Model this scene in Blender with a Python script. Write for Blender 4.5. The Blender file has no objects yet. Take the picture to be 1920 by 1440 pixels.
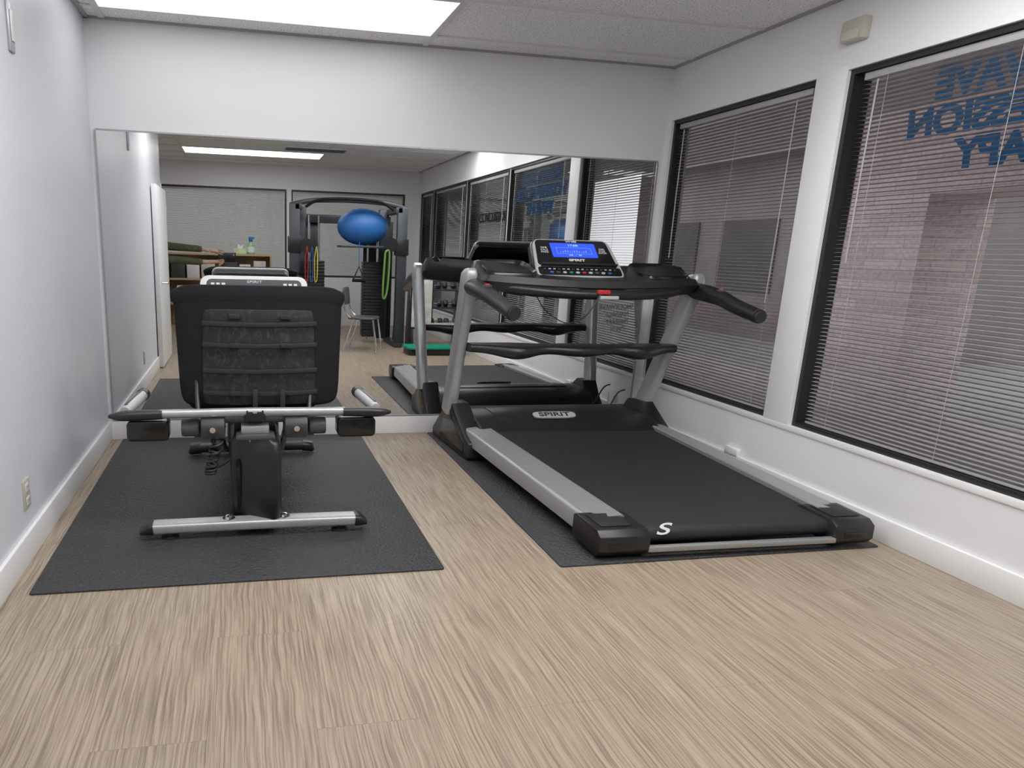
import bpy, bmesh, math, random
from mathutils import Vector, Matrix
random.seed(4)
D=bpy.data; C=bpy.context; SC=C.scene
COL=SC.collection
# ------------------------------------------------------------ materials
def M(name,col,rough=0.5,metal=0.0,var=0.0,vscale=8.0,bump=0.0,bscale=200.0,spec=0.5,emis=None,estr=0.0,stretch=(1,1,1),coat=0.0):
    m=D.materials.new(name); m.use_nodes=True; nt=m.node_tree; n=nt.nodes; l=nt.links
    b=n['Principled BSDF']
    b.inputs['Base Color'].default_value=(*col,1); b.inputs['Roughness'].default_value=rough
    b.inputs['Metallic'].default_value=metal; b.inputs['Specular IOR Level'].default_value=spec
    b.inputs['Coat Weight'].default_value=coat
    tc=n.new('ShaderNodeTexCoord'); mp=n.new('ShaderNodeMapping'); mp.inputs['Scale'].default_value=stretch
    l.new(tc.outputs['Object'],mp.inputs['Vector'])
    if var>0:
        t=n.new('ShaderNodeTexNoise'); t.inputs['Scale'].default_value=vscale; t.inputs['Detail'].default_value=6
        l.new(mp.outputs[0],t.inputs['Vector'])
        r=n.new('ShaderNodeValToRGB'); 
        r.color_ramp.elements[0].position=.3; r.color_ramp.elements[1].position=.7
        r.color_ramp.elements[0].color=(*[c*(1-var) for c in col],1); r.color_ramp.elements[1].color=(*[min(1,c*(1+var)) for c in col],1)
        l.new(t.outputs['Fac'],r.inputs[0]); l.new(r.outputs[0],b.inputs['Base Color'])
    if bump>0:
        t=n.new('ShaderNodeTexNoise'); t.inputs['Scale'].default_value=bscale; t.inputs['Detail'].default_value=3
        l.new(mp.outputs[0],t.inputs['Vector'])
        bp=n.new('ShaderNodeBump'); bp.inputs['Strength'].default_value=bump; bp.inputs['Distance'].default_value=.01
        l.new(t.outputs['Fac'],bp.inputs['Height']); l.new(bp.outputs[0],b.inputs['Normal'])
    if emis:
        b.inputs['Emission Color'].default_value=(*emis,1); b.inputs['Emission Strength'].default_value=estr
    return m
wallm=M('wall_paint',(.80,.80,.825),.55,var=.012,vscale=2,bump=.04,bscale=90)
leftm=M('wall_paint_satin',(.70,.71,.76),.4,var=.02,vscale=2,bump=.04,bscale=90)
trimm=M('trim_paint',(.83,.83,.84),.4,var=.01)
black=M('black_plastic',(.011,.011,.012),.38,bump=.05,bscale=400,var=.1)
blackg=M('gloss_black_plastic',(.007,.007,.008),.22,var=.1)
blackr=M('black_rubber',(.012,.012,.013),.6,bump=.1,bscale=300)
blackf=M('black_foam',(.007,.007,.0085),.85,bump=.12,bscale=250,spec=.2)
silver=M('silver_paint',(.44,.45,.46),.38,.5,var=.04,vscale=30)
alum=M('brushed_aluminium',(.38,.385,.39),.38,.5,var=.04,vscale=20,stretch=(20,1,20))
chrome=M('chrome',(.8,.8,.8),.1,1,var=.02)
plate=M('satin_silver_plate',(.48,.49,.50),.4,.1,var=.02)
white=M('white_plastic',(.75,.75,.76),.35,var=.01)
greyp=M('grey_plastic',(.06,.062,.065),.4,var=.08)
mirrm=M('mirror_glass',(.76,.775,.77),.0,1.0)
framek=M('black_window_frame',(.012,.012,.013),.4,var=.1)
beltm=M('belt_rubber',(.012,.012,.013),.62,bump=.25,bscale=260,var=.15,vscale=60)
blindm=M('blind_slat_paint',(.40,.395,.40),.45,var=.03)
blindr=M('blind_slat_beige',(.42,.41,.385),.5,var=.03)
cordm=M('blind_cord',(.42,.41,.40),.6,var=.03)
blue=M('blue_vinyl',(.012,.11,.38),.5,var=.08)
green=M('green_plastic',(.0,.24,.15),.4,var=.08)
oak=M('oak_laminate',(.48,.33,.18),.5,var=.15,vscale=6,stretch=(1,1,12))
red=M('red_plastic',(.5,.02,.02),.35,var=.05)
yellow=M('yellow_plastic',(.75,.6,.05),.4,var=.05)
textm=M('light_ink',(.70,.71,.73),.5,var=.01)
darkt=M('dark_ink',(.02,.02,.02),.5,var=.01)
ivory=M('ivory_plastic',(.50,.475,.39),.4,var=.02)
ivoryl=M('ivory_lens_plastic',(.58,.56,.48),.35,var=.02)

def matfabric():
    m=M('mesh_fabric',(.02,.02,.02),.55,spec=.3); nt=m.node_tree;n=nt.nodes;l=nt.links;b=n['Principled BSDF']
    tc=n.new('ShaderNodeTexCoord')
    mp=n.new('ShaderNodeMapping'); mp.inputs['Scale'].default_value=(16,5,9); mp.inputs['Rotation'].default_value=(0,.7,0); l.new(tc.outputs['Object'],mp.inputs[0])
    t=n.new('ShaderNodeTexNoise'); t.inputs['Scale'].default_value=1.8; t.inputs['Detail'].default_value=4; t.inputs['Distortion'].default_value=2.4
    l.new(mp.outputs[0],t.inputs['Vector'])
    r=n.new('ShaderNodeValToRGB'); r.color_ramp.elements[0].position=.50;r.color_ramp.elements[0].color=(.007,.007,.008,1)  # paler streaks in the colour stand in for sheen on the fabric's wrinkles
    r.color_ramp.elements[1].position=.80;r.color_ramp.elements[1].color=(.045,.042,.040,1)
    l.new(t.outputs['Fac'],r.inputs[0])
    ch=n.new('ShaderNodeTexChecker'); ch.inputs['Scale'].default_value=210; l.new(tc.outputs['Object'],ch.inputs['Vector'])
    ch.inputs['Color1'].default_value=(1,1,1,1); ch.inputs['Color2'].default_value=(.5,.5,.5,1)
    x=n.new('ShaderNodeMixRGB'); x.blend_type='MULTIPLY'; x.inputs[0].default_value=1; l.new(r.outputs[0],x.inputs[1]); l.new(ch.outputs[0],x.inputs[2])
    l.new(x.outputs[0],b.inputs['Base Color'])
    return m
fabric=matfabric()

def matfloor():
    m=D.materials.new('vinyl_plank'); m.use_nodes=True; nt=m.node_tree;n=nt.nodes;l=nt.links;b=n['Principled BSDF']
    tc=n.new('ShaderNodeTexCoord')
    rot=n.new('ShaderNodeMapping'); rot.inputs['Rotation'].default_value=(0,0,math.pi/2); rot.inputs['Location'].default_value=(.3,.12,0)
    l.new(tc.outputs['Object'],rot.inputs[0])
    br=n.new('ShaderNodeTexBrick'); br.offset=.37; br.inputs['Scale'].default_value=1
    br.inputs['Brick Width'].default_value=1.45; br.inputs['Row Height'].default_value=.31
    br.inputs['Mortar Size'].default_value=.0010; br.inputs['Mortar Smooth'].default_value=.3
    br.inputs['Color1'].default_value=(.0,.0,.0,1); br.inputs['Color2'].default_value=(1,1,1,1); br.inputs['Mortar'].default_value=(.5,.5,.5,1)
    l.new(rot.outputs[0],br.inputs['Vector'])
    sep=n.new('ShaderNodeVectorMath'); sep.operation='MULTIPLY_ADD'; sep.inputs[1].default_value=(.013,.25,0)
    l.new(br.outputs['Color'],sep.inputs[0]); l.new(tc.outputs['Object'],sep.inputs[2])
    wv=n.new('ShaderNodeTexNoise'); wv.inputs['Scale'].default_value=6; wv.inputs['Detail'].default_value=1; l.new(sep.outputs[0],wv.inputs['Vector'])
    wa=n.new('ShaderNodeVectorMath'); wa.operation='MULTIPLY_ADD'; wa.inputs[1].default_value=(.014,0,0); l.new(wv.outputs['Color'],wa.inputs[0]); l.new(sep.outputs[0],wa.inputs[2])
    def grain(sx,sy,detail,dist):
        mp=n.new('ShaderNodeMapping'); mp.inputs['Scale'].default_value=(sx,sy,1); l.new(wa.outputs[0],mp.inputs[0])
        t=n.new('ShaderNodeTexNoise'); t.inputs['Scale'].default_value=1; t.inputs['Detail'].default_value=detail; t.inputs['Distortion'].default_value=dist
        l.new(mp.outputs[0],t.inputs['Vector']); return t
    g1=grain(135,2.8,4,.2); g2=grain(4,.7,2,.3); g3=grain(270,6,2,.1)
    r1=n.new('ShaderNodeValToRGB'); e=r1.color_ramp.elements
    e[0].position=.35; e[0].color=(.225,.168,.121,1); e[1].position=.59; e[1].color=(.42,.335,.254,1)
    l.new(g1.outputs['Fac'],r1.inputs[0])
    r2=n.new('ShaderNodeValToRGB'); e=r2.color_ramp.elements
    e[0].position=.3; e[0].color=(.97,.965,.96,1); e[1].position=.7; e[1].color=(1.02,1.02,1.02,1)
    l.new(g2.outputs['Fac'],r2.inputs[0])
    r3=n.new('ShaderNodeValToRGB'); e=r3.color_ramp.elements
    e[0].position=.35; e[0].color=(.80,.79,.78,1); e[1].position=.6; e[1].color=(1,1,1,1)
    l.new(g3.outputs['Fac'],r3.inputs[0])
    def mul(a,bb,f=1):
        x=n.new('ShaderNodeMixRGB'); x.blend_type='MULTIPLY'; x.inputs[0].default_value=f
        l.new(a,x.inputs[1]); l.new(bb,x.inputs[2]); return x.outputs[0]
    o=mul(mul(r1.outputs[0],r2.outputs[0]),r3.outputs[0])
    mix=n.new('ShaderNodeMixRGB'); mix.blend_type='MULTIPLY'; l.new(br.outputs['Fac'],mix.inputs[0]); l.new(o,mix.inputs[1]); mix.inputs[2].default_value=(.70,.66,.62,1)
    l.new(mix.outputs[0],b.inputs['Base Color'])
    b.inputs['Roughness'].default_value=.38; b.inputs['Specular IOR Level'].default_value=.4
    bp=n.new('ShaderNodeBump'); bp.inputs['Strength'].default_value=.2; bp.inputs['Distance'].default_value=.002
    l.new(g1.outputs['Fac'],bp.inputs['Height']); l.new(bp.outputs[0],b.inputs['Normal'])
    return m
floorm=matfloor()
def matspeck():
    m=D.materials.new('acoustic_tile'); m.use_nodes=True; nt=m.node_tree;n=nt.nodes;l=nt.links;b=n['Principled BSDF']
    tc=n.new('ShaderNodeTexCoord'); t=n.new('ShaderNodeTexNoise'); t.inputs['Scale'].default_value=110; t.inputs['Detail'].default_value=1
    l.new(tc.outputs['Object'],t.inputs['Vector'])
    r=n.new('ShaderNodeValToRGB'); e=r.color_ramp.elements; e[0].position=.34;e[0].color=(.38,.38,.38,1);e[1].position=.42;e[1].color=(.93,.93,.93,1)
    l.new(t.outputs['Fac'],r.inputs[0]); l.new(r.outputs[0],b.inputs['Base Color']); b.inputs['Roughness'].default_value=.9
    return m
ceilm=matspeck()
matm=M('rubber_mat',(.026,.027,.029),.5,bump=1.0,bscale=75,var=.35,vscale=110)
def matbrick():
    m=D.materials.new('pink_split_brick'); m.use_nodes=True; nt=m.node_tree;n=nt.nodes;l=nt.links;b=n['Principled BSDF']
    tc=n.new('ShaderNodeTexCoord')
    sx=n.new('ShaderNodeSeparateXYZ'); cx=n.new('ShaderNodeCombineXYZ'); ad=n.new('ShaderNodeMath'); ad.operation='ADD'
    l.new(tc.outputs['Object'],sx.inputs[0]); l.new(sx.outputs[0],ad.inputs[0]); l.new(sx.outputs[1],ad.inputs[1]); l.new(ad.outputs[0],cx.inputs[0]); l.new(sx.outputs[2],cx.inputs[1])
    br=n.new('ShaderNodeTexBrick'); l.new(cx.outputs[0],br.inputs['Vector']); br.inputs['Scale'].default_value=1
    br.inputs['Brick Width'].default_value=.4; br.inputs['Row Height'].default_value=.1; br.inputs['Mortar Size'].default_value=.006
    br.inputs['Color1'].default_value=(.54,.42,.42,1); br.inputs['Color2'].default_value=(.65,.53,.525,1); br.inputs['Mortar'].default_value=(.44,.36,.36,1)
    t=n.new('ShaderNodeTexNoise'); t.inputs['Scale'].default_value=30; l.new(tc.outputs['Object'],t.inputs['Vector'])
    x=n.new('ShaderNodeMixRGB'); x.blend_type='OVERLAY'; x.inputs[0].default_value=.45; l.new(br.outputs[0],x.inputs[1]); l.new(t.outputs['Fac'],x.inputs[2])
    l.new(x.outputs[0],b.inputs['Base Color']); b.inputs['Roughness'].default_value=.9
    bp=n.new('ShaderNodeBump'); bp.inputs['Strength'].default_value=.5; l.new(t.outputs['Fac'],bp.inputs['Height']); l.new(bp.outputs[0],b.inputs['Normal'])
    return m
brickm=matbrick()
def matglass():
    m=D.materials.new('window_glass'); m.use_nodes=True; nt=m.node_tree;n=nt.nodes;l=nt.links
    out=n['Material Output']; n.remove(n['Principled BSDF'])
    a=n.new('ShaderNodeBsdfTransparent'); a.inputs[0].default_value=(.86,.86,.86,1); g=n.new('ShaderNodeBsdfGlossy'); g.inputs['Roughness'].default_value=.01
    f=n.new('ShaderNodeLayerWeight'); f.inputs['Blend'].default_value=.10
    mx=n.new('ShaderNodeMixShader'); l.new(f.outputs['Fresnel'],mx.inputs[0]); l.new(a.outputs[0],mx.inputs[1]); l.new(g.outputs[0],mx.inputs[2]); l.new(mx.outputs[0],out.inputs[0])
    return m
glassm=matglass()
def mattrans(name,col):
    m=D.materials.new(name); m.use_nodes=True; nt=m.node_tree;n=nt.nodes;l=nt.links
    out=n['Material Output']; p=n['Principled BSDF']; p.inputs['Roughness'].default_value=.5
    t=n.new('ShaderNodeBsdfTranslucent'); t.inputs[0].default_value=(*col,1)
    ns=n.new('ShaderNodeTexNoise'); ns.inputs['Scale'].default_value=20
    r=n.new('ShaderNodeValToRGB'); r.color_ramp.elements[0].color=(*[c*.95 for c in col],1); r.color_ramp.elements[1].color=(*col,1)
    l.new(ns.outputs['Fac'],r.inputs[0]); l.new(r.outputs[0],p.inputs['Base Color'])
    mx=n.new('ShaderNodeMixShader'); mx.inputs[0].default_value=.5; l.new(p.outputs[0],mx.inputs[1]); l.new(t.outputs[0],mx.inputs[2]); l.new(mx.outputs[0],out.inputs[0])
    return m
# ------------------------------------------------------------ geometry helpers
def fin(bm,name,mat,parent=None,bevel=0,seg=2,ang=38,recalc=True,kind=None):
    if recalc: bmesh.ops.recalc_face_normals(bm,faces=bm.faces)
    if bevel>0:
        es=[e for e in bm.edges if len(e.link_faces)==2 and e.calc_face_angle(0)>math.radians(28)]
        bmesh.ops.bevel(bm,geom=es,offset=bevel,segments=seg,profile=.5,affect='EDGES',clamp_overlap=True)
    me=D.meshes.new(name); bm.to_mesh(me); bm.free()
    for p in me.polygons: p.use_smooth=True
    try: me.set_sharp_from_angle(angle=math.radians(ang))
    except Exception: pass
    mats=mat if isinstance(mat,(list,tuple)) else [mat]
    for k in mats: me.materials.append(k)
    o=D.objects.new(name,me); COL.objects.link(o)
    if parent: o.parent=parent
    if kind: o['kind']=kind
    return o
def tag(o,label,cat,group=None):
    o['label']=label; o['category']=cat
    if group: o['group']=group
    return o
def thing(name,label,cat,loc=(0,0,0),rz=0,group=None):
    o=D.objects.new(name,None); COL.objects.link(o); o.location=loc; o.rotation_euler=(0,0,rz); o.empty_display_size=.1
    return tag(o,label,cat,group)
def addbox(bm,b):
    x0,x1,y0,y1,z0,z1=b
    v=[bm.verts.new(p) for p in ((x0,y0,z0),(x1,y0,z0),(x1,y1,z0),(x0,y1,z0),(x0,y0,z1),(x1,y0,z1),(x1,y1,z1),(x0,y1,z1))]
    for f in ((0,3,2,1),(4,5,6,7),(0,1,5,4),(1,2,6,5),(2,3,7,6),(3,0,4,7)): bm.faces.new([v[i] for i in f])
def box(name,b,mat,parent=None,bevel=0,seg=2,kind=None):
    bm=bmesh.new()
    for q in (b if isinstance(b[0],(list,tuple)) else [b]): addbox(bm,q)
    return fin(bm,name,mat,parent,bevel,seg,kind=kind)
def quad(name,pts,mat,parent=None,kind=None):
    bm=bmesh.new(); bm.faces.new([bm.verts.new(p) for p in pts]); return fin(bm,name,mat,parent,recalc=False,kind=kind)
def prism(name,pts,axis,a,b,mat,parent=None,bevel=0,seg=2,kind=None,f=None):
    bm=bmesh.new()
    def P(p,t):
        q={'x':(t,p[0],p[1]),'y':(p[0],t,p[1]),'z':(p[0],p[1],t)}[axis]
        return f(q) if f else q
    A=[bm.verts.new(P(p,a)) for p in pts]; B=[bm.verts.new(P(p,b)) for p in pts]; n=len(pts)
    bm.faces.new(A); bm.faces.new(B[::-1])
    for i in range(n): bm.faces.new((A[i],B[i],B[(i+1)%n],A[(i+1)%n]))
    return fin(bm,name,mat,parent,bevel,seg,kind=kind)
def cat(pts,n):
    P=[Vector(p) for p in pts]; out=[]
    for i in range(len(P)-1):
        p0=P[max(i-1,0)];p1=P[i];p2=P[i+1];p3=P[min(i+2,len(P)-1)]
        for k in range(n):
            t=k/n
            out.append(.5*((2*p1)+(p2-p0)*t+(2*p0-5*p1+4*p2-p3)*t*t+(3*p1-p0-3*p2+p3)*t**3))
    out.append(P[-1]); return out
def addsweep(bm,pts,r,seg=12,n=0,sup=1.0,power=2.0):
    m0=len(pts)
    if not isinstance(r,(list,tuple)): r=[r]*m0
    rr=[(q,q) if not isinstance(q,(list,tuple)) else q for q in r]
    if n:
        R=[v for v in cat([(a,b,0) for a,b in rr],n)]; P=cat(pts,n); rr=[(v.x,v.y) for v in R]
    else: P=[Vector(p) for p in pts]
    T=[]
    for i in range(len(P)):
        t=(P[min(i+1,len(P)-1)]-P[max(i-1,0)]).normalized(); T.append(t)
    ref=Vector((1,0,0)) if abs(T[0].x)<.8 else Vector((0,0,1))
    u=(ref-T[0]*ref.dot(T[0])).normalized(); rings=[]
    for i,p in enumerate(P):
        u=(u-T[i]*u.dot(T[i])).normalized(); w=T[i].cross(u)
        ring=[]
        for k in range(seg):
            a=2*math.pi*(k+.5)/seg; c,s=math.cos(a),math.sin(a)
            c=math.copysign(abs(c)**(2/power),c); s=math.copysign(abs(s)**(2/power),s)
            ring.append(bm.verts.new(p+u*c*rr[i][0]+w*s*rr[i][1]))
        rings.append(ring)
    for a,b in zip(rings,rings[1:]):
        for k in range(seg): bm.faces.new((a[k],a[(k+1)%seg],b[(k+1)%seg],b[k]))
    bm.faces.new(rings[0][::-1]); bm.faces.new(rings[-1])
def sweep(name,pts,r,mat,parent=None,seg=14,n=0,power=2.0,bevel=0):
    bm=bmesh.new(); addsweep(bm,pts,r,seg,n,power=power); return fin(bm,name,mat,parent,bevel,ang=50)
def lathe(name,prof,center,mat,parent=None,seg=24,axis='z',sc=(1,1,1)):
    bm=bmesh.new(); rings=[]
    c=Vector(center)
    for r,h in prof:
        ring=[]
        for k in range(seg):
            a=2*math.pi*k/seg
            p={'z':(r*math.cos(a),r*math.sin(a),h),'x':(h,r*math.cos(a),r*math.sin(a)),'y':(r*math.cos(a),h,r*math.sin(a))}[axis]
            ring.append(bm.verts.new(c+Vector((p[0]*sc[0],p[1]*sc[1],p[2]*sc[2]))))
        rings.append(ring)
    for a,b in zip(rings,rings[1:]):
        for k in range(seg): bm.faces.new((a[k],a[(k+1)%seg],b[(k+1)%seg],b[k]))
    bm.faces.new(rings[0]); bm.faces.new(rings[-1])
    return fin(bm,name,mat,parent)
def ellip(name,c,r,mat,parent=None,seg=32,f=None):
    bm=bmesh.new(); bmesh.ops.create_uvsphere(bm,u_segments=seg,v_segments=seg//2,radius=1)
    for v in bm.verts:
        v.co=Vector((c[0]+v.co.x*r[0],c[1]+v.co.y*r[1],c[2]+v.co.z*r[2]))
        if f: v.co=f(v.co)
    return fin(bm,name,mat,parent,ang=80)
def text(name,s,o,right,up,size,mat,parent=None,depth=.002,shear=0,bold=0,align='CENTER',xs=1.0):
    cu=D.curves.new('t','FONT'); cu.body=s; cu.size=size; cu.align_x=align; cu.align_y='CENTER'; cu.extrude=depth/2; cu.shear=shear; cu.offset=bold
    ob=D.objects.new('t',cu); COL.objects.link(ob)
    dg=C.evaluated_depsgraph_get(); me=D.meshes.new_from_object(ob.evaluated_get(dg)); D.objects.remove(ob)
    me.name=name; R=Vector(right).normalized();U=Vector(up).normalized();N=R.cross(U);O=Vector(o)
    for v in me.vertices: v.co=O+R*v.co.x*xs+U*v.co.y+N*v.co.z
    me.materials.clear(); me.materials.append(mat)
    k=D.objects.new(name,me); COL.objects.link(k)
    if parent: k.parent=parent
    return k
def pillow(name,hw,z0,z1,thick,yf,mat,parent=None,nx=26,nz=26,xc=0,axis='y',pw=4,cr=.16):
    bm=bmesh.new(); F={};B={}
    for i in range(nx+1):
        for j in range(nz+1):
            u=math.sin((i/nx-.5)*math.pi); v=(math.sin((j/nz-.5)*math.pi)+1)/2
            vv=2*v-1
            k=(1-abs(u)**pw*abs(vv)**pw*cr)
            x=xc+hw(v)*u*k; z=(z0+z1)/2+(z1-z0)/2*vv*k
            e=max(0,(1-abs(u)**6))*max(0,(1-abs(vv)**6)); t=thick*math.sqrt(math.sqrt(e)) if e>0 else 0
            y=yf(x,z)
            edge=i in(0,nx) or j in (0,nz)
            def mk(y):
                return bm.verts.new((x,y,z)) if axis=='y' else bm.verts.new((x,z,y))
            F[i,j]=mk(y-t/2)
            B[i,j]=F[i,j] if edge else mk(y+t/2)
    for i in range(nx):
        for j in range(nz):
            bm.faces.new((F[i,j],F[i+1,j],F[i+1,j+1],F[i,j+1]))
            q=(B[i,j],B[i,j+1],B[i+1,j+1],B[i+1,j])
            if not all(F[a]==B[a] for a in ((i,j),(i,j+1),(i+1,j+1),(i+1,j))):
                try: bm.faces.new(q)
                except ValueError: pass
    return fin(bm,name,mat,parent,ang=70)
def rrect(x0,x1,y0,y1,r,n=5):
    out=[]
    for cx,cy,a0 in ((x1-r,y1-r,0),(x0+r,y1-r,90),(x0+r,y0+r,180),(x1-r,y0+r,270)):
        for k in range(n+1):
            a=math.radians(a0+90*k/n); out.append((cx+r*math.cos(a),cy+r*math.sin(a)))
    return out

# ------------------------------------------------------------ room
XL,XR,YB,YR,H=-.93,3.12,5.03,-2.55,2.70
box('floor',(-2.5,XR+.18,YR-.1,YB+.1,-.08,0),floorm,kind='structure')
box('ceiling',(-2.5,XR+.18,YR-.1,YB+.1,H,H+.08),ceilm,kind='structure')
box('wall_back',(XL-.12,XR+.18,YB,YB+.12,0,H),wallm,kind='structure')
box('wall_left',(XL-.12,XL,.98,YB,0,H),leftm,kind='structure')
box('wall_side',(-2.5,XL-.12,.98,1.1,0,H),wallm,kind='structure')
box('wall_hall',(-2.6,-2.5,YR,1.1,0,H),wallm,kind='structure')
WZ0,WZ1=.42,2.33
ylist=[(3.64,4.99),(1.79,3.43),(.14,1.74),(-1.64,.09),(-2.50,-1.69)]
bx=[(XR,XR+.16,YR,YB,0,WZ0),(XR,XR+.16,YR,YB,WZ1,H),(XR,XR+.16,3.43,3.64,WZ0,WZ1),(XR,XR+.16,4.99,YB,WZ0,WZ1),
    (XR+.03,XR+.16,1.74,1.79,WZ0,WZ1),(XR+.03,XR+.16,.09,.14,WZ0,WZ1),(XR+.03,XR+.16,-1.69,-1.64,WZ0,WZ1),(XR,XR+.16,YR,-2.5,WZ0,WZ1)]
box('wall_right',bx,wallm,kind='structure')
rw=[(-2.3,.78),(.86,2.86)]
box('wall_rear',[(-2.5,XR,YR-.12,YR,0,.85),(-2.5,XR,YR-.12,YR,WZ1-.02,H),(-2.5,-2.3,YR-.12,YR,.85,WZ1-.02),(.78,.86,YR-.12,YR,.85,WZ1-.02),(2.86,XR,YR-.12,YR,.85,WZ1-.02)],wallm,kind='structure')
box('baseboard_left',(XL,XL+.018,1.0,YB,0,.13),trimm,bevel=.004,kind='structure')
box('baseboard_back',(XL+.018,XR-.018,YB-.018,YB,0,.13),trimm,bevel=.004,kind='structure')
box('baseboard_right',(XR-.022,XR,YR,YB-.018,0,.125),trimm,bevel=.004,kind='structure')
box('trim_2',(XR-.006,XR,3.435,3.635,WZ0,WZ1+.02),trimm,bevel=.002,kind='structure')
box('trim_3',(XR-.008,XR,YR,YB,WZ0-.03,WZ0),trimm,bevel=.002,kind='structure')
gridm=M('grid_paint',(.74,.74,.74),.5,var=.02)
g=[]
ys=[4.79-.69*i for i in range(11)]
for y in ys: g.append((-2.5 if y<.9 else XL,XR,y-.014,y+.014,H-.008,H))
for x in (-.82,1.24): g.append((x-.018,x+.018,YR,YB,H-.0085,H))
box('trim_1',g,gridm,kind='structure')
gridd=M('angle_gap_shadow',(.36,.36,.36),.5,var=.02)  # wall angle coloured dark to stand in for the gap shadow at the ceiling
box('trim_4',[(XL,XR,YB-.02,YB,H-.012,H),(XL,XL+.03,1,YB,H-.012,H),(XR-.025,XR,YR,YB,H-.012,H)],gridd,kind='structure')
def panel(xc,y0,st,hw=1.0):
    glow=M('light_diffuser',(.9,.9,.9),.5,emis=(.995,.99,.985),estr=st)
    t=thing('ceiling_or_fill_light','recessed white rectangular ceiling light panel, lit, some added as fill','light',(xc,y0+.345,H),group='ceiling troffers')
    box('diffuser',(-hw,hw,-.32,.32,-.012,-.009),glow,t)
    h2=hw+.02
    box('housing',[(-h2,-hw,-.335,.335,-.016,-.001),(hw,h2,-.335,.335,-.016,-.001),(-hw,hw,-.335,-.32,-.016,-.001),(-hw,hw,.32,.335,-.016,-.001)],gridm,t)
panel(.21,4.10,2.4); panel(.21,2.03,9.5); panel(.21,-1.42,6.2); panel(1.95,2.03,11.5,.66); panel(2.18,.65,11.0,.88)  # panels between the back-wall and rear ones are unseen, added for fill light
vt=thing('ceiling_vent','dark slotted air vent in the tiled ceiling','air vent',(1.05,-.38,H))
box('vent_frame',[(-.45,.45,-.2,-.17,-.02,0),(-.45,.45,.17,.2,-.02,0),(-.45,-.42,-.17,.17,-.02,0),(.42,.45,-.17,.17,-.02,0)],gridm,vt)
box('louvre',[(-.42,.42,-.16+.05*i,-.135+.05*i,-.016,-.006) for i in range(7)],greyp,vt)

# ------------------------------------------------------------ windows + blinds
def slats(name,L,z0,z1,w,sp,tilt,mat,parent):
    bm=bmesh.new(); z=z0; c,s=math.cos(tilt),math.sin(tilt)
    while z<z1:
        rows=[]
        for q,b in ((-.5,0),(0,.0026),(.5,0)):
            rows.append([bm.verts.new((q*w*c-b*s,yy,z+q*w*s+b*c)) for yy in (-L/2,L/2)])
        for a,b in zip(rows,rows[1:]): bm.faces.new((a[0],b[0],b[1],a[1]))
        z+=sp
    return fin(bm,name,mat,parent,recalc=False,ang=80)
def blind(x,y0,y1,z0,z1,lab,tilt=0.0,mat=blindm,rz=0,loc=None,w=.058,group='horizontal blinds',wand=True):
    L=y1-y0
    t=thing('window_blind',lab,'window blind',loc or (x,(y0+y1)/2,z0),rz,group)
    hh=z1-z0
    box('headrail',(-.022,.022,-L/2,L/2,hh-.035,hh),mat,t,bevel=.003)
    box('bottom_rail',(-.022,.022,-L/2,L/2,0,.014),mat,t,bevel=.003)
    slats('slats',L-.01,.03,hh-.04,w,.0215,tilt,mat,t)
    for q in (-.42,-.02,.40):
        box('ladder_cord',(-w/2-.002,-w/2-.0008,q*L-.001,q*L+.001,.01,hh-.03),cordm,t)
    if wand:
        sweep('tilt_wand',[(-.04,L*.43,hh-.05),(-.044,L*.43,hh-.5),(-.044,L*.428,hh-.95)],.004,cordm,t,seg=6)
        sweep('pull_cord',[(-.04,-L*.43,hh-.05),(-.044,-L*.43,hh-.7),(-.046,-L*.425,hh-1.2)],.003,cordm,t,seg=6)
    return t
for i,(a,b) in enumerate(ylist):
    e=.026
    w=box('window_%d'%(i+1),[(XR+.02,XR+.13,a,a+e,WZ0,WZ1),(XR+.02,XR+.13,b-e,b,WZ0,WZ1),(XR+.02,XR+.13,a+e,b-e,WZ0,WZ0+e),(XR+.02,XR+.13,a+e,b-e,WZ1-e,WZ1)],framek,kind='structure')
    X_=XR+.117
    quad('glass_pane',[(X_,a+e,WZ0+e),(X_,b-e,WZ0+e),(X_,b-e,WZ1-e),(X_,a+e,WZ1-e)],glassm,w,'structure')
    blind(XR+.062,a+.06,b-(.07 if i==1 else .045),WZ0+.030,WZ1-.029,'grey horizontal slatted blind in a black window frame',tilt=.02)
for i,(a,b) in enumerate(rw):
    z0,z1=.85,WZ1-.02
    w=box('window_%d'%(i+6),[(a,a+.03,YR-.11,YR-.02,z0,z1),(b-.03,b,YR-.11,YR-.02,z0,z1),(a+.03,b-.03,YR-.11,YR-.02,z0,z0+.03),(a+.03,b-.03,YR-.11,YR-.02,z1-.03,z1)],framek,kind='structure')
    Y_=YR-.09
    quad('glass_pane',[(a+.03,Y_,z0+.03),(b-.03,Y_,z0+.03),(b-.03,Y_,z1-.03),(a+.03,Y_,z1-.03)],glassm,w,'structure')
    blind(0,a+.04,b-.04,z0+.035,z1-.033,'nearly closed beige horizontal slatted blind',tilt=-.42,mat=blindr,rz=math.pi/2,loc=((a+b)/2,YR-.05,z0+.035),wand=False,w=.034)
bluet=mattrans('blue_vinyl_lettering',(.07,.42,.85))
lt=thing('window_lettering','blue italic vinyl lettering on the window glass','window lettering',(XR+.112,2.5,1.8))
for s,z,yy in (('SHOCKWAVE',.370,-.04),('DECOMPRESSION',.205,-.075),('THERAPY',.045,-.03)):
    text('lettering_line',s,(0,yy,z),(0,1,0),(0,0,1),.175,bluet,lt,shear=.08,bold=.008)
lt=thing('window_lettering','dark vinyl lettering on the window glass','window lettering',(XR+.112,1.0,1.8))
text('lettering_line','CONCUSSION',(0,0,0),(0,1,0),(0,0,1),.17,darkt,lt,bold=.004)

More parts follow.
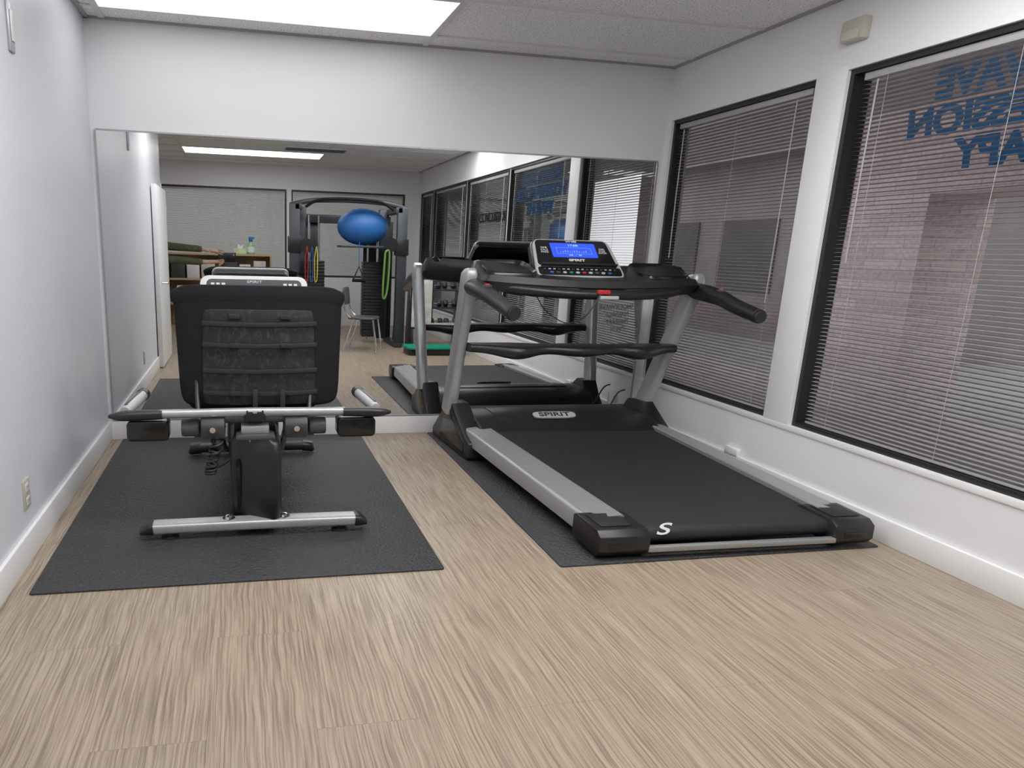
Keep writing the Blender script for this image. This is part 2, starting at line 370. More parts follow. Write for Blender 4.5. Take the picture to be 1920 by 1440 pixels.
# ------------------------------------------------------------ mirror
mt=thing('wall_mirror','large frameless wall mirror with slim metal edge channel','mirror',(1.08,YB,.137))
box('mirror_glass',(-1.975,1.975,-.008,-.001,.004,1.905),mirrm,mt)
box('edge_channel',[(-1.98,1.98,-.014,-.001,-.006,.004),(-1.98,1.98,-.014,-.001,1.905,1.915),(-1.985,-1.975,-.014,-.001,.004,1.905),(1.975,1.985,-.014,-.001,.004,1.905)],alum,mt)

# ------------------------------------------------------------ mats
for (x0,x1,y0,y1,lab) in ((-.838,.847,2.70,5.0,'black textured rubber floor mat under the exercise bike'),(1.367,3.04,2.65,4.99,'black textured rubber floor mat under the treadmill')):
    o=prism('exercise_mat',rrect(x0-(x0+x1)/2,x1-(x0+x1)/2,y0-(y0+y1)/2,y1-(y0+y1)/2,.012,3),'z',0,.008,matm,bevel=.002); o.location=((x0+x1)/2,(y0+y1)/2,0)
    tag(o,lab,'mat')

# ------------------------------------------------------------ treadmill
T=thing('treadmill','black and silver motorised treadmill with lit blue console screen','treadmill',(2.27,2.655,.008),0)
def inc(q):
    x,y,z=q; s=1 if x>0 else -1; a=abs(x)
    i_=(.530+.065*y) if s>0 else (.500+.022*y)
    o_=(.700+.040*y) if s>0 else (.692+.010*y)
    a=a/.468*i_ if a<=.468 else i_+(o_-i_)*(a-.468)/.222
    return (s*a,y,z+.045*max(0,y)/1.6)
def fx(x): return x*1.055+.03
pr=[(1.70,.10),(1.70,.128),(1.2,.128),(.6,.128)]+[(.085+.04*math.cos(a),.088+.04*math.sin(a)) for a in [math.radians(90+30*k) for k in range(7)]]+[(.6,.048),(1.2,.048),(1.7,.048)]
prism('running_belt',pr,'x',-.462,.462,beltm,T,f=inc)
box('deck_frame',[(-.46,.50,.12,1.9,.05,.04+.045)],black,T)
for sg in (-1,1):
    prof=[(.468,.05),(.468,.146),(.474,.150)]
    x=.48
    for q in range(4):
        z=.151-(x-.475)*.05
        prof+=[(x,z),(x+.042,z-.002),(x+.0425,z-.0035),(x+.0445,z-.0035)]
        x+=.046
    prof+=[(.672,.138),(.686,.124),(.690,.05),(.680,.045)]
    prism('side_rail',[(sg*a,b) for a,b in prof],'y',.16,1.72,alum,T,f=inc)
    cp=[(.0,.045),(.0,.112),(.035,.140),(.22,.150),(.245,.14),(.245,.035),(.03,.012)]
    prism('end_cap',cp,'x',sg*(.465 if sg<0 else .50),sg*.715,black,T,bevel=.008,seg=2)
    prism('cap_recess',[(-.003,.055),(-.003,.085),(.01,.085),(.01,.055)],'x',sg*.55,sg*.67,blackg,T,bevel=.003)
    prism('cap_top_inset',[(.06,.143),(.06,.146),(.20,.153),(.20,.150)],'x',sg*.53,sg*.68,blackr,T,bevel=.002)
    lathe('rear_wheel',[(.0,-.02),(.03,-.02),(.033,-.01),(.033,.01),(.03,.02),(0,.02)],(sg*.60,.10,.033),blackr,T,axis='x',seg=18)
    ft=[(1.58,.0),(1.55,.02),(1.56,.12),(1.66,.16),(1.80,.25),(1.90,.32),(2.02,.32),(2.10,.22),(2.28,.06),(2.28,.0)]
    prism('base_foot',ft,'x',fx(sg*.60),fx(sg*.725),black,T,bevel=.012,seg=2)
    prism('foot_panel',[(1.64,.03),(1.64,.11),(1.82,.21),(1.92,.28),(1.98,.28),(2.05,.18),(2.12,.05)],'x',fx(sg*.722),fx(sg*.729),blackg,T,bevel=.003)
    box('hinge_arm',(min(fx(sg*.57),fx(sg*.585)),max(fx(sg*.57),fx(sg*.585)),1.50,1.85,.06,.12),greyp,T,bevel=.003)
    xb=-.722 if sg<0 else .755; xt=-.745 if sg<0 else .838
    def ux(t): return xb+(xt-xb)*t
    sweep('upright',[(ux(0),1.98,.25),(ux(.25),1.905,.48),(ux(.62),1.79,.82),(ux(.9),1.70,1.08),(ux(.97),1.68,1.16),(ux(.99),1.672,1.215),(ux(.98),1.675,1.24)],[(.043,.060),(.042,.058),(.042,.056),(.045,.060),(.046,.062),(.042,.056),(.03,.04)],silver,T,seg=24,n=4,power=4)
    gx=-.735 if sg<0 else .828; ge=-.73 if sg<0 else .80
    sweep('handgrip',[(gx,1.70,1.135),(gx,1.62,1.13),(gx,1.50,1.118),(gx,1.38,1.098),(ge,1.22,1.062),(ge,1.02,1.018)],[(.045,.045),(.056,.054),(.060,.054),(.052,.048),(.045,.045),(.042,.042)],black,T,seg=18,n=5)
    sweep('grip_end_cap',[(ge,1.035,1.021),(ge,1.008,1.016)],[(.044,.044),(.036,.036)],blackr,T,seg=18)
    lathe('grip_ring',[(.0,-.006),(.026,-.006),(.026,.006),(0,.006)],(gx,1.40,1.150),greyp,T,seg=18)
    lathe('grip_button',[(.0,0),(.016,0),(.014,.010),(0,.010)],(gx,1.40,1.153),red,T,seg=16)
box('rear_crossbar',(-.47,.51,.0,.03,.032,.058),alum,T,bevel=.004)
mc=[(1.62,.13),(1.60,.165),(1.64,.190),(1.72,.228),(1.80,.252),(1.92,.262),(2.1,.255),(2.20,.20),(2.22,.08),(1.62,.08)]
prism('motor_cover',mc,'x',-.62,.70,black,T,bevel=.02,seg=3)
prism('cover_ridge',[(1.70,.22),(1.78,.254),(1.9,.270),(2.0,.270),(2.0,.24)],'x',-.46,.54,black,T,bevel=.012)
def ovl(name,c,rx,ry,th,mat,R,U,parent,n=28,pw=2.6):
    R=Vector(R).normalized();U=Vector(U).normalized();N=R.cross(U);c=Vector(c); bm=bmesh.new(); a=[];b=[]
    for k in range(n):
        t=2*math.pi*k/n; cc,ss=math.cos(t),math.sin(t); cc=math.copysign(abs(cc)**(2/pw),cc); ss=math.copysign(abs(ss)**(2/pw),ss)
        p=c+R*cc*rx+U*ss*ry; a.append(bm.verts.new(p)); b.append(bm.verts.new(p+N*th))
    bm.faces.new(a[::-1]); bm.faces.new(b)
    for k in range(n): bm.faces.new((a[k],a[(k+1)%n],b[(k+1)%n],b[k]))
    return fin(bm,name,mat,parent)
pu=Vector((0,.06,.034)).normalized(); pn=Vector((1,0,0)).cross(pu); pc=Vector((-.045,1.758,.255))
ovl('brand_plate',pc,.155,.031,.010,plate,(1,0,0),pu,T,pw=4)
text('brand_lettering','SPIRIT',pc+pn*.0115,(1,0,0),pu,.054,darkt,T,bold=.001,xs=1.6)
bm=bmesh.new(); rings=[]
NX=40
for i in range(NX+1):
    x=-.70+1.40*i/NX; a=abs(x)
    dep=.06+.06*math.exp(-((a-.0)/.2)**2)+.07*math.exp(-((a-.42)/.13)**2)
    th=.058+.040*math.exp(-((a-.42)/.14)**2)+.020*math.exp(-(a/.15)**2)
    yc=1.74-.05*(1-(a/.7)**2); ztop=.762
    ring=[]
    for k in range(16):
        t=2*math.pi*k/16; cc,ss=math.cos(t),math.sin(t)
        ring.append(bm.verts.new((fx(x)+.006,yc+dep*math.copysign(abs(cc)**.6,cc),ztop-th/2+th/2*math.copysign(abs(ss)**.6,ss))))
    rings.append(ring)
for a,b in zip(rings,rings[1:]):
    for k in range(16): bm.faces.new((a[k],a[(k+1)%16],b[(k+1)%16],b[k]))
bm.faces.new(rings[0][::-1]); bm.faces.new(rings[-1])
fin(bm,'accessory_tray',black,T,ang=50)
bm=bmesh.new(); rings=[]
NX=48
for i in range(NX+1):
    x=-.71+1.42*i/NX; a=min(1,abs(x)/.71)
    yf=1.54-.10*(1-a**3); yb=1.88-.10*a**3
    zt=1.190+.03*a**1.5 ; zb=1.085+.03*a**2
    r_=min(1,(1-a)*14+.35)
    m=(zt+zb)/2
    prof=[(yf,m+.01),(yf+.02,zt-.004),(yf+.07,zt),(yb-.08,zt+.075),(yb-.03,zt+.080),(yb,m+.04),(yb-.03,zb+.01),(yf+.1,zb),(yf+.03,zb+.005)]
    rings.append([bm.verts.new((fx(x),y,m+(z-m)*r_)) for y,z in prof])
k_=9
for a,b in zip(rings,rings[1:]):
    for k in range(k_): bm.faces.new((a[k],a[(k+1)%k_],b[(k+1)%k_],b[k]))
bm.faces.new(rings[0][::-1]); bm.faces.new(rings[-1])
fin(bm,'dashboard',black,T,ang=50)
for sg in (-1,1):
    cx=fx(sg*.5)
    t_=rrect(cx-.17,cx+.17,1.55,1.80,.07,5)
    bm=bmesh.new(); cy=1.675
    def zz(y,x): return 1.212+.30*(y-1.60)+.01
    lv=[(1.0,-.02),(1.0,.016),(.95,.022),(.91,.012),(.84,-.014)]
    rg=[]
    for s,dz in lv:
        rg.append([bm.verts.new((cx+(x-cx)*s,cy+(y-cy)*s,zz(y,x)+dz)) for x,y in t_])
    for a,b in zip(rg,rg[1:]):
        for k in range(len(t_)): bm.faces.new((a[k],a[(k+1)%len(t_)],b[(k+1)%len(t_)],b[k]))
    bm.faces.new(rg[-1])
    fin(bm,'storage_cup',blackg,T,ang=50)
sweep('front_handrail',[(fx(-.66),1.60,1.15),(fx(-.45),1.50,1.125),(-.2,1.43,1.11),(.03,1.41,1.108),(.25,1.43,1.11),(fx(.45),1.50,1.125),(fx(.66),1.60,1.15)],[(.03,.04),(.036,.045),(.032,.04),(.03,.04),(.032,.04),(.036,.045),(.03,.04)],black,T,n=5,seg=14)
for sg in (-1,1): sweep('pulse_sensor',[(.03+sg*.16,1.434,1.11),(.03+sg*.24,1.443,1.112),(.03+sg*.30,1.456,1.115)],[(.033,.042)]*3,greyp,T,n=3,seg=14)
box('stop_switch',(-.04,.04,1.355,1.385,1.113,1.140),red,T,bevel=.006)
box('stop_switch_base',(-.02,.105,1.362,1.40,1.082,1.104),plate,T,bevel=.006)
sweep('safety_cord',[(-.02,1.36,1.12),(-.09,1.36,1.0),(-.13,1.40,.95),(-.2,1.45,.93),(-.26,1.6,1.0),(-.28,1.7,1.1)],.0035,darkt,T,n=6,seg=6)
cp0=Vector((-.030,1.59,1.198)); cu_=Vector((0,.19,.218)).normalized(); cn=Vector((1,0,0)).cross(cu_)
def cslab(name,x0,x1,b0,b1,n0,n1,mat,r=.02,parent=T,bevel=.004,taper=0,o0=cp0,cu=cu_,cn=cn):
    pts=rrect(x0,x1,b0,b1,r,4)
    bm=bmesh.new()
    def P(x,b,c): return o0+Vector((x*(1-taper*(b-b0)/(b1-b0)),0,0))+cu*b+cn*c
    A=[bm.verts.new(P(x,b,n0)) for x,b in pts];B=[bm.verts.new(P(x,b,n1)) for x,b in pts]
    bm.faces.new(A);bm.faces.new(B[::-1])
    for i in range(len(pts)): bm.faces.new((A[i],B[i],B[(i+1)%len(pts)],A[(i+1)%len(pts)]))
    return fin(bm,name,mat,parent,bevel)
cslab('console_housing',-.31,.31,-.01,.315,-.07,.0,blackg,.04,taper=.14,bevel=.015)
cslab('console_bezel',-.305,.305,-.005,.31,-.004,.016,plate,.05,taper=.14)
cslab('console_face',-.278,.270,.086,.302,.010,.018,blackg,.03,taper=.10)
cslab('console_keypad',-.285,.285,.010,.080,.010,.018,blackg,.02)
scr=M('blue_screen',(.01,.03,.5),.2,emis=(.03,.08,1.0),estr=1.0)
scro=M('screen_off_blue',(.02,.03,.08),.2,var=.05)
cslab('display_screen',-.155,.155,.158,.274,.016,.0205,scr,.006,bevel=0)
litm=M('screen_lines',(.3,.5,1),.4,emis=(.22,.42,1.0),estr=.9)
def cpos(x,b,c): return cp0+Vector((x,0,0))+cu_*b+cn*c
text('screen_digits','17:00',cpos(0,.254,.0215),(1,0,0),cu_,.022,litm,T,xs=1.5)
bm=bmesh.new()
for k in range(12):
    hgt=.006+.012*math.sin(k*.7)**2
    x=-.095+.016*k
    vs=[bm.verts.new(cpos(a,b,.0212)) for a,b in ((x,.197),(x+.003,.197),(x+.003,.197+hgt),(x,.197+hgt))]; bm.faces.new(vs)
fin(bm,'screen_bars',litm,T,recalc=False)
text('screen_digits','0:00   - -   0.0',cpos(0,.174,.0215),(1,0,0),cu_,.013,litm,T,xs=1.2)
bm=bmesh.new()
for (a0,a1,b0,b1) in ((-.12,.12,.185,.186),(-.12,.12,.2355,.2365),(-.12,-.1188,.186,.236),(.1188,.12,.186,.236)):
    vs=[bm.verts.new(cpos(a,b,.0212)) for a,b in ((a0,b0),(a1,b0),(a1,b1),(a0,b1))]; bm.faces.new(vs)
fin(bm,'screen_outline',litm,T,recalc=False)
text('brand_lettering','SPIRIT',cpos(.0,.134,.0195),(1,0,0),cu_,.026,textm,T,bold=.0008,xs=1.6)
text('model_lettering','XT485',cpos(.0,.288,.0195),(1,0,0),cu_,.017,textm,T,bold=.0006,xs=1.6)
text('panel_lettering','TIME\nCALS\nPACE',cpos(-.205,.215,.0195),(1,0,0),cu_,.018,textm,T,xs=1.2)
text('panel_lettering','FAN\nSTOP\nENTER',cpos(.198,.215,.0195),(1,0,0),cu_,.016,textm,T,xs=1.2)
for k in range(16):
    x=-.24+.032*k
    cslab('button',x-.009,x+.009,.056,.064,.017,.020,plate if k%3 else greyp,.003,bevel=0)
for k,mm in enumerate((blue,greyp,plate,green,plate,red,plate,greyp,plate,blue)):
    ovl('button',cpos(-.20+.044*k,.032,.017),.013,.008,.005,mm,(1,0,0),cu_,T,n=16,pw=2)
cslab('book_ledge',-.26,.26,.080,.092,.012,.045,black,.005)
text('belt_logo','S',(-.405,.026,.132),(1,.0,0),(0,.6,.8),.075,M('white_print',(.65,.65,.65),.5,var=.02),T,shear=.4,bold=.001,xs=2.0)
sweep('power_cable',[(.55,2.2,.1),(.66,2.26,.16),(.74,2.27,.3),(.80,2.27,.33)],.006,darkt,T,n=5,seg=8)
done=set()
for o in T.children:
    if o.data.name in done: continue
    done.add(o.data.name)
    for v in o.data.vertices:
        x,y=v.co.x,v.co.y
        v.co.x=x-.062*y; v.co.y=y-.02*x

# ------------------------------------------------------------ recumbent bike
BO=Vector((.05,3.22,.008))
B=thing('recumbent_exercise_bike','black and silver recumbent exercise bike with mesh seat back','exercise bike',BO)
sweep('rear_stabilizer',[(-.49,-.02,.052),(-.2,-.02,.054),(.2,-.02,.054),(.49,-.02,.052)],[(.025,.045)]*4,silver,B,seg=24,n=3,power=4.5)
for sg in (-1,1):
    sweep('stabilizer_cap',[(sg*.472,-.02,.052),(sg*.495,-.02,.050),(sg*.532,-.02,.036)],[(.028,.048),(.028,.048),(.008,.042)],black,B,seg=24,power=4)
    lathe('leveling_foot',[(0,0),(.04,0),(.04,.008),(.02,.014),(.015,.03),(0,.03)],(sg*.40,-.02,0),blackr,B,seg=18)
    lathe('bolt',[(0,0),(.016,0),(.016,.012),(.008,.016),(0,.016)],(sg*.13,-.02,.082),chrome,B,seg=8)
    lathe('bolt_washer',[(0,0),(.030,0),(.030,.004),(0,.004)],(sg*.13,-.02,.079),chrome,B,seg=16)
bm=bmesh.new(); rings=[]
for z,hw_,y0,y1 in ((.030,.095,.00,.34),(.045,.108,-.035,.38),(.08,.114,-.06,.40),(.22,.118,-.05,.40),(.36,.119,-.035,.40),(.435,.116,-.03,.40),(.458,.100,-.01,.39)):
    rr_=rrect(-hw_,hw_+.003,y0,y1,.04,5)
    ring=[]
    for x,y in rr_:
        if x<-.02 and y<.12: y=y+(.12-y)*.62*min(1,(-.02-x)/.06)
        ring.append(bm.verts.new((x,y,z)))
    rings.append(ring)
nn=len(rings[0])
for a,b in zip(rings,rings[1:]):
    for k in range(nn): bm.faces.new((a[k],a[(k+1)%nn],b[(k+1)%nn],b[k]))
bm.faces.new(rings[0][::-1]); bm.faces.new(rings[-1])
fin(bm,'rear_shroud',black,B,ang=45)
ovl('shroud_side_shade',(-.082,.052,.22),.016,.13,.004,blackg,(.70,-.7,0),(0,0,1),B,pw=3)  # dark oval stands in for the shading in the shroud's side recess
prism('rail_bracket',[(-.09,.456),(.095,.456),(.09,.474),(.07,.480),(-.07,.480),(-.09,.474)],'y',.0,.10,greyp,B,bevel=.005)
box('seat_rail',[(-.065,.065,.03,1.05,.48,.515),(-.03,.03,.03,1.05,.42,.48)],alum,B,bevel=.004)
hp=[(.72,.12),(.66,.3),(.70,.52),(.85,.68),(1.05,.74),(1.25,.68),(1.40,.5),(1.44,.3),(1.38,.12)]
prism('drive_housing',hp,'x',-.14,.14,black,B,bevel=.03,seg=3)
prism('housing_accent',[(y*.7+.31,z*.7+.13) for y,z in hp],'x',-.148,.148,silver,B,bevel=.01)
box('frame_beam',(-.05,.05,.4,1.35,.10,.18),black,B,bevel=.015)
sweep('front_stabilizer',[(-.36,1.33,.05),(.36,1.33,.05)],[(.030,.045)]*2,black,B,seg=16,power=2.8)
for sg in (-1,1):
    sweep('stabilizer_cap',[(sg*.33,1.33,.05),(sg*.38,1.33,.045),(sg*.40,1.33,.02)],[(.036,.05),(.036,.05),(.015,.04)],black,B,seg=16,power=2.8)
    sweep('crank_arm',[(sg*.17,1.02,.38),(sg*.19,1.02+sg*.09,.38-sg*.09)],[(.018,.012)]*2,chrome,B,seg=10)
    box('pedal',(sg*.27-.08,sg*.27+.08,1.02+sg*.09-.07,1.02+sg*.09+.07,.365-sg*.09,.395-sg*.09),greyp,B,bevel=.01)
    sweep('pedal_strap',[(sg*.27-.08,1.02+sg*.09,.38-sg*.09),(sg*.27-.06,1.02+sg*.09,.46-sg*.09),(sg*.27+.06,1.02+sg*.09,.46-sg*.09),(sg*.27+.08,1.02+sg*.09,.38-sg*.09)],[(.006,.03)]*4,blackr,B,n=5,seg=8)
    sweep('frame_strut',[(sg*.20,.55,.50),(sg*.17,.95,.14)],.018,chrome,B,seg=10)
sweep('console_mast',[(0,1.15,.6),(0,1.02,.95),(0,.95,1.08)],[(.06,.05),(.045,.04),(.04,.035)],silver,B,n=4,seg=14)
bo=Vector((.022,.88,.990)); bu=Vector((0,.13,.2)).normalized(); bn=Vector((1,0,0)).cross(bu)
def bs(name,x0,x1,b0,b1,n0,n1,mat,r=.02,bevel=.004,taper=0): return cslab(name,x0,x1,b0,b1,n0,n1,mat,r,B,bevel,taper,bo,bu,bn)
bs('console_housing',-.30,.30,-.01,.205,-.06,0,greyp,.05,.015)
bs('console_bezel',-.305,.305,-.005,.21,-.004,.018,white,.05,.006)
bs('console_face',-.27,.27,.02,.184,.014,.021,greyp,.03,.002)
bs('display_screen',-.14,.14,.05,.144,.019,.0225,scro,.005,0)
for sx in (-.245,.165):
    for k in range(6):
        bs('button',sx+.03*(k%3),sx+.02+.03*(k%3),.12+.025*(k//3),.132+.025*(k//3),.02,.024,white,.004,0)
text('brand_lettering','SPIRIT',bo+bu*.166+bn*.022,(1,0,0),bu,.022,textm,B,xs=1.5)
for sg in (-1,1): sweep('console_handle',[(sg*.05,1.0,.90),(sg*.2,.95,.88),(sg*.3,.8,.90),(sg*.32,.66,.92)],[.018,.018,.02,.022],blackf,B,n=5,seg=12)
box('seat_carriage',(-.19,.19,.10,.48,.515,.545),greyp,B,bevel=.008)
for sg in (-1,1):
    lathe('carriage_roller',[(0,-.04),(.040,-.04),(.044,-.03),(.044,.03),(.040,.04),(0,.04)],(sg*.30,.10,.50),greyp,B,axis='x',seg=20)
    prism('carriage_bracket',[(.05,.45),(.03,.52),(.05,.56),(.2,.56),(.25,.5),(.2,.45)],'x',sg*.14,sg*.25,greyp,B,bevel=.01)
    lathe('bracket_bolt',[(0,-.02),(.014,-.02),(.014,0),(0,0)],(sg*.195,.03,.505),chrome,B,axis='y',seg=8)
    sweep('grip_sleeve',[(sg*.42,.055,.575),(sg*.52,.055,.573),(sg*.60,.055,.571),(sg*.655,.06,.570)],[(.021,.03),(.023,.032),(.021,.032),(.008,.016)],black,B,n=5,seg=16,power=3)
    sweep('pulse_grip',[(sg*.590,.09,.582),(sg*.570,.22,.592),(sg*.548,.36,.602)],[.022,.028,.028],plate,B,n=4,seg=18)
    sweep('grip_stripe',[(sg*.590,.12,.6075),(sg*.572,.22,.618),(sg*.550,.35,.629)],[(.007,.004)]*3,black,B,n=3,seg=8)
    sweep('grip_end',[(sg*.549,.355,.602),(sg*.543,.40,.604),(sg*.541,.415,.605)],[.031,.031,.022],black,B,n=3,seg=18)
    prism('lever_box',rrect(sg*.488-.093,sg*.488+.093,.450,.545,.02,4),'y',.04,.15,blackg,B,bevel=.008)
    sweep('seat_frame_tube',[(sg*.26,.09,.57),(sg*.27,.17,.7),(sg*.26,.26,1.0)],.012,black,B,n=4,seg=10)
    box('junction_box',(min(sg*.17,sg*.29),max(sg*.17,sg*.29),.12,.2,.44,.52),greyp,B,bevel=.01)
sweep('rear_crossbar',[(-.43,.055,.577),(0,.05,.582),(.43,.055,.577)],.0205,silver,B,seg=16)
box('crossbar_clamp',(-.05,.05,.03,.1,.535,.595),black,B,bevel=.01)
pts_=[]
for k in range(150):
    a=k*.62; f=k/149
    pts_.append((-.165-.05*math.sin(f*3)+.026*math.cos(a),.10+.026*math.sin(a)-.05*f,.50-.22*math.sin(f*math.pi*.95)))
sweep('coiled_cable',pts_,.0055,darkt,B,seg=6)
sweep('cable_loop',[(-.15,.12,.50),(-.22,.10,.36),(-.18,.1,.30),(-.1,.12,.36),(-.08,.2,.46)],.006,darkt,B,n=6,seg=8)
pillow('seat_cushion',lambda v:.33-.05*v,.14,.62,.09,lambda x,z:.60,blackf,B,axis='z')
XC=.033
def hw(v): return .380+.028*min(1,v)**1.2
def yb(x,z): return .14+.14*(z-.6)+.35*(x-XC)**2
pillow('backrest_frame',hw,.585,1.160,.055,yb,blackf,B,xc=XC,cr=.065,pw=8,nx=36,nz=36)
sweep('backrest_headroll',[(XC+q*.398,yb(XC+q*.398,1.10)+.016,1.100-.012*abs(q)**4) for q in (-1,-.95,-.6,-.2,.2,.6,.95,1)],[(.036,.026),(.052,.040)]+[(.060,.044)]*4+[(.052,.040),(.036,.026)],blackf,B,n=4,seg=20,power=2.4)
pillow('backrest_mesh',lambda v:.270-.008*v,.60,1.05,.012,lambda x,z:yb(x,z)-.030+.002*math.sin(z*55),fabric,B,xc=XC-.005,nz=60,cr=.03,pw=10)
for z in (.66,.765,.885,.985):
    sweep('backrest_strap',[(XC+q,yb(XC+q,z)-.040,z-.005*(1-(q/.27)**2)) for q in (-.27,-.15,0,.15,.27)],[(.011,.003)]*5,blackr,B,n=3,seg=8,power=4)
for z in (.66,1.02,.885):
    for x in (-.12,.12): box('strap_buckle',(XC+x-.026,XC+x+.026,yb(x,z)-.052,yb(x,z)-.042,z-.014,z+.010),blackr,B,bevel=.003)
for x in (-.03,.10): box('hook_strap',(XC+x-.012,XC+x+.012,.085,.10,.58,.68),blackr,B,bevel=.003)

# ------------------------------------------------------------ wall fixtures
def outlet(loc,rz,lab):
    t=thing('wall_outlet',lab,'outlet',loc,rz)
    box('cover_plate',(0,.006,-.045,.045,-.065,.065),ivory,t,bevel=.003)
    for z in (-.03,.03):
        box('socket',(.006,.009,-.022,.022,z-.018,z+.018),white,t,bevel=.002)
        for y in (-.009,.009): box('socket_slot',(.0088,.0095,y-.002,y+.002,z-.006,z+.009),darkt,t)
outlet((XL,3.09,.285),0,'ivory duplex wall outlet above the baseboard')
t=thing('wall_outlet','white wall outlet plate below the windows','outlet',(2.92,YB-.001,.24),-math.pi/2)
box('cover_plate',(0.008,.016,-.06,.06,-.06,.06),white,t,bevel=.003)
box('socket',(.016,.02,-.02,.02,-.03,.03),ivory,t,bevel=.002)
t=thing('wall_bracket','small grey metal wall bracket plate','wall plate',(XL,3.44,2.22))
box('plate',(0,.012,-.03,.03,-.11,.08),silver,t,bevel=.004)
box('plate_inset',(.012,.018,-.018,.018,-.07,.05),white,t,bevel=.003)
t=thing('motion_sensor','ivory motion sensor box mounted on the wall','sensor',(XR,3.40,2.50))
box('sensor_body',(-.05,0,-.07,.07,-.045,.06),ivory,t,bevel=.008)
box('sensor_lens',(-.056,-.05,-.052,.052,-.038,.005),ivoryl,t,bevel=.003)
t=tag(box('wall_cover_plate',(XR-.030,XR-.001,3.78,3.90,.125,.17),trimm,bevel=.004),'white painted cover box on the baseboard','cover plate')

# ------------------------------------------------------------ door
d=box('door_1',(-.918,-.868,1.02,2.02,.012,1.96),trimm,bevel=.003,kind='structure')
h_=sweep('door_handle',[(-.868,1.93,.93),(-.80,1.93,.93),(-.795,1.90,.93),(-.795,1.80,.93)],.011,chrome,d,seg=10); h_['label']='chrome lever handle'
for z in (.25,1.7): box('hinge',(-.868,-.86,1.02,1.05,z,z+.1),chrome,d)
box('trim_5',[(XL-.14,XL+.012,.96,.98,0,2.05)],trimm,kind='structure')

# ------------------------------------------------------------ cable machine (seen in the mirror)
K=thing('cable_machine','dark grey dual cable pulley gym station with weight stacks','gym machine',(1.45,-.05,0))
mg=M('gym_frame_grey',(.05,.055,.065),.4,.3,var=.1)
for sg in (-1,1):
    for (x,y0,y1) in ((.74,.26,.36),(.60,-.36,-.26)): box('tower_post',(sg*x-.07,sg*x+.07,y0,y1,.05,1.92),mg,K,bevel=.01)
    box('base_rail',(sg*.72-.06,sg*.72+.06,-.45,.40,0,.06),mg,K,bevel=.01)
    box('stack_shroud',(sg*.54-.22,sg*.54+.22,-.40,-.37,.06,1.75),black,K,bevel=.006)
    box('weight_stack',[(sg*.43-.15,sg*.43+.15,-.3,-.12,.10+.045*i,.14+.045*i) for i in range(24)],black,K,bevel=.004)
    for dx in (-.07,.07): sweep('guide_rod',[(sg*.43+dx,-.21,.05),(sg*.43+dx,-.21,1.8)],.016,chrome,K,seg=8)
    lathe('pulley',[(0,-.02),(.095,-.02),(.08,0),(.095,.02),(0,.02)],(sg*.58,.36,1.38 if sg<0 else 1.42),black,K,axis='y',seg=20)
    sweep('pulley_arm',[(sg*.74,.33,1.40),(sg*.58,.34,1.40)],.04,mg,K,seg=8)
    box('pulley_carriage',(sg*.74-.09,sg*.74+.09,.24,.38,1.28,1.50),black,K,bevel=.01)
    box('side_beam',(sg*.69-.05,sg*.69+.05,-.36,.36,1.84,1.92),mg,K,bevel=.01)
    hx=sg*.60 if sg<0 else .14
    hz=1.18 if sg<0 else 1.1
    sweep('cable',[(hx,.36,1.45 if sg>0 else 1.36),(hx,.36,hz+.02)],.006,blue if sg>0 else darkt,K,seg=6)
    sweep('pull_handle',[(hx-.08,.36,hz-.17),(hx,.36,hz+.02),(hx+.08,.36,hz-.17)],.013,blackr,K,seg=8)
    sweep('pull_handle_grip',[(hx-.09,.36,hz-.17),(hx+.09,.36,hz-.17)],.024,blackf,K,seg=10)
sweep('top_crossbeam',[(-.80,.30,1.90),(-.5,.30,1.97),(0,.30,1.99),(.5,.30,1.97),(.80,.30,1.90)],[(.035,.045)]*5,mg,K,n=5,seg=12,power=3)
sweep('pull_up_bar',[(-.6,.38,1.88),(-.35,.40,1.985),(.35,.40,1.985),(.6,.38,1.88)],.020,blackf,K,n=5,seg=10)
box('rear_beam',(-.70,.70,-.35,-.28,1.70,1.82),mg,K,bevel=.01)
box('ball_rest',(-.1,.75,-.2,.25,1.37,1.40),mg,K,bevel=.01)
sweep('side_brace',[(.74,.3,1.85),(.80,.1,1.3),(.78,-.1,.05)],[(.045,.04)]*3,mg,K,n=5,seg=10)
tag(ellip('exercise_ball',(0,0,0),(.36,.25,.25),blue),'large blue inflatable exercise ball on the gym machine','exercise ball').location=(1.68,.0,1.655)
for x,mm,lab in ((.86,red,'red resistance band hanging on the gym machine'),(.925,blue,'blue resistance band hanging on the gym machine'),(.985,yellow,'yellow resistance band hanging on the gym machine')):
    o=sweep('resistance_band',[(x-.02,.41,1.22),(x,.41,1.34),(x+.01,.41,1.36),(x+.02,.41,1.2),(x+.015,.41,.95),(x-.015,.41,.92),(x-.02,.41,1.22)],[(.006,.022)]*7,mm,n=4,seg=8); tag(o,lab,'resistance band')
lime=M('lime_band',(.18,.36,.06),.4,var=.05)
o=sweep('resistance_band',[(1.93,.42,1.30),(1.95,.42,1.34),(1.99,.42,1.3),(1.98,.42,.9),(1.95,.42,.72),(1.91,.42,.75),(1.93,.42,1.30)],[(.012,.035)]*7,lime,n=4,seg=8); tag(o,'long lime green resistance band hanging in a loop','resistance band')
CH=thing('stacking_chair','grey stacking chair with chrome sled legs','chair',(1.62,.62,0),math.radians(110))
pillow('seat',lambda v:.2,-.2,.2,.04,lambda x,z:.45,greyp,CH,axis='z',nx=14,nz=14)
pillow('backrest',lambda v:.19,.62,.85,.03,lambda x,z:.22+.1*(z-.45),greyp,CH,nx=14,nz=14)
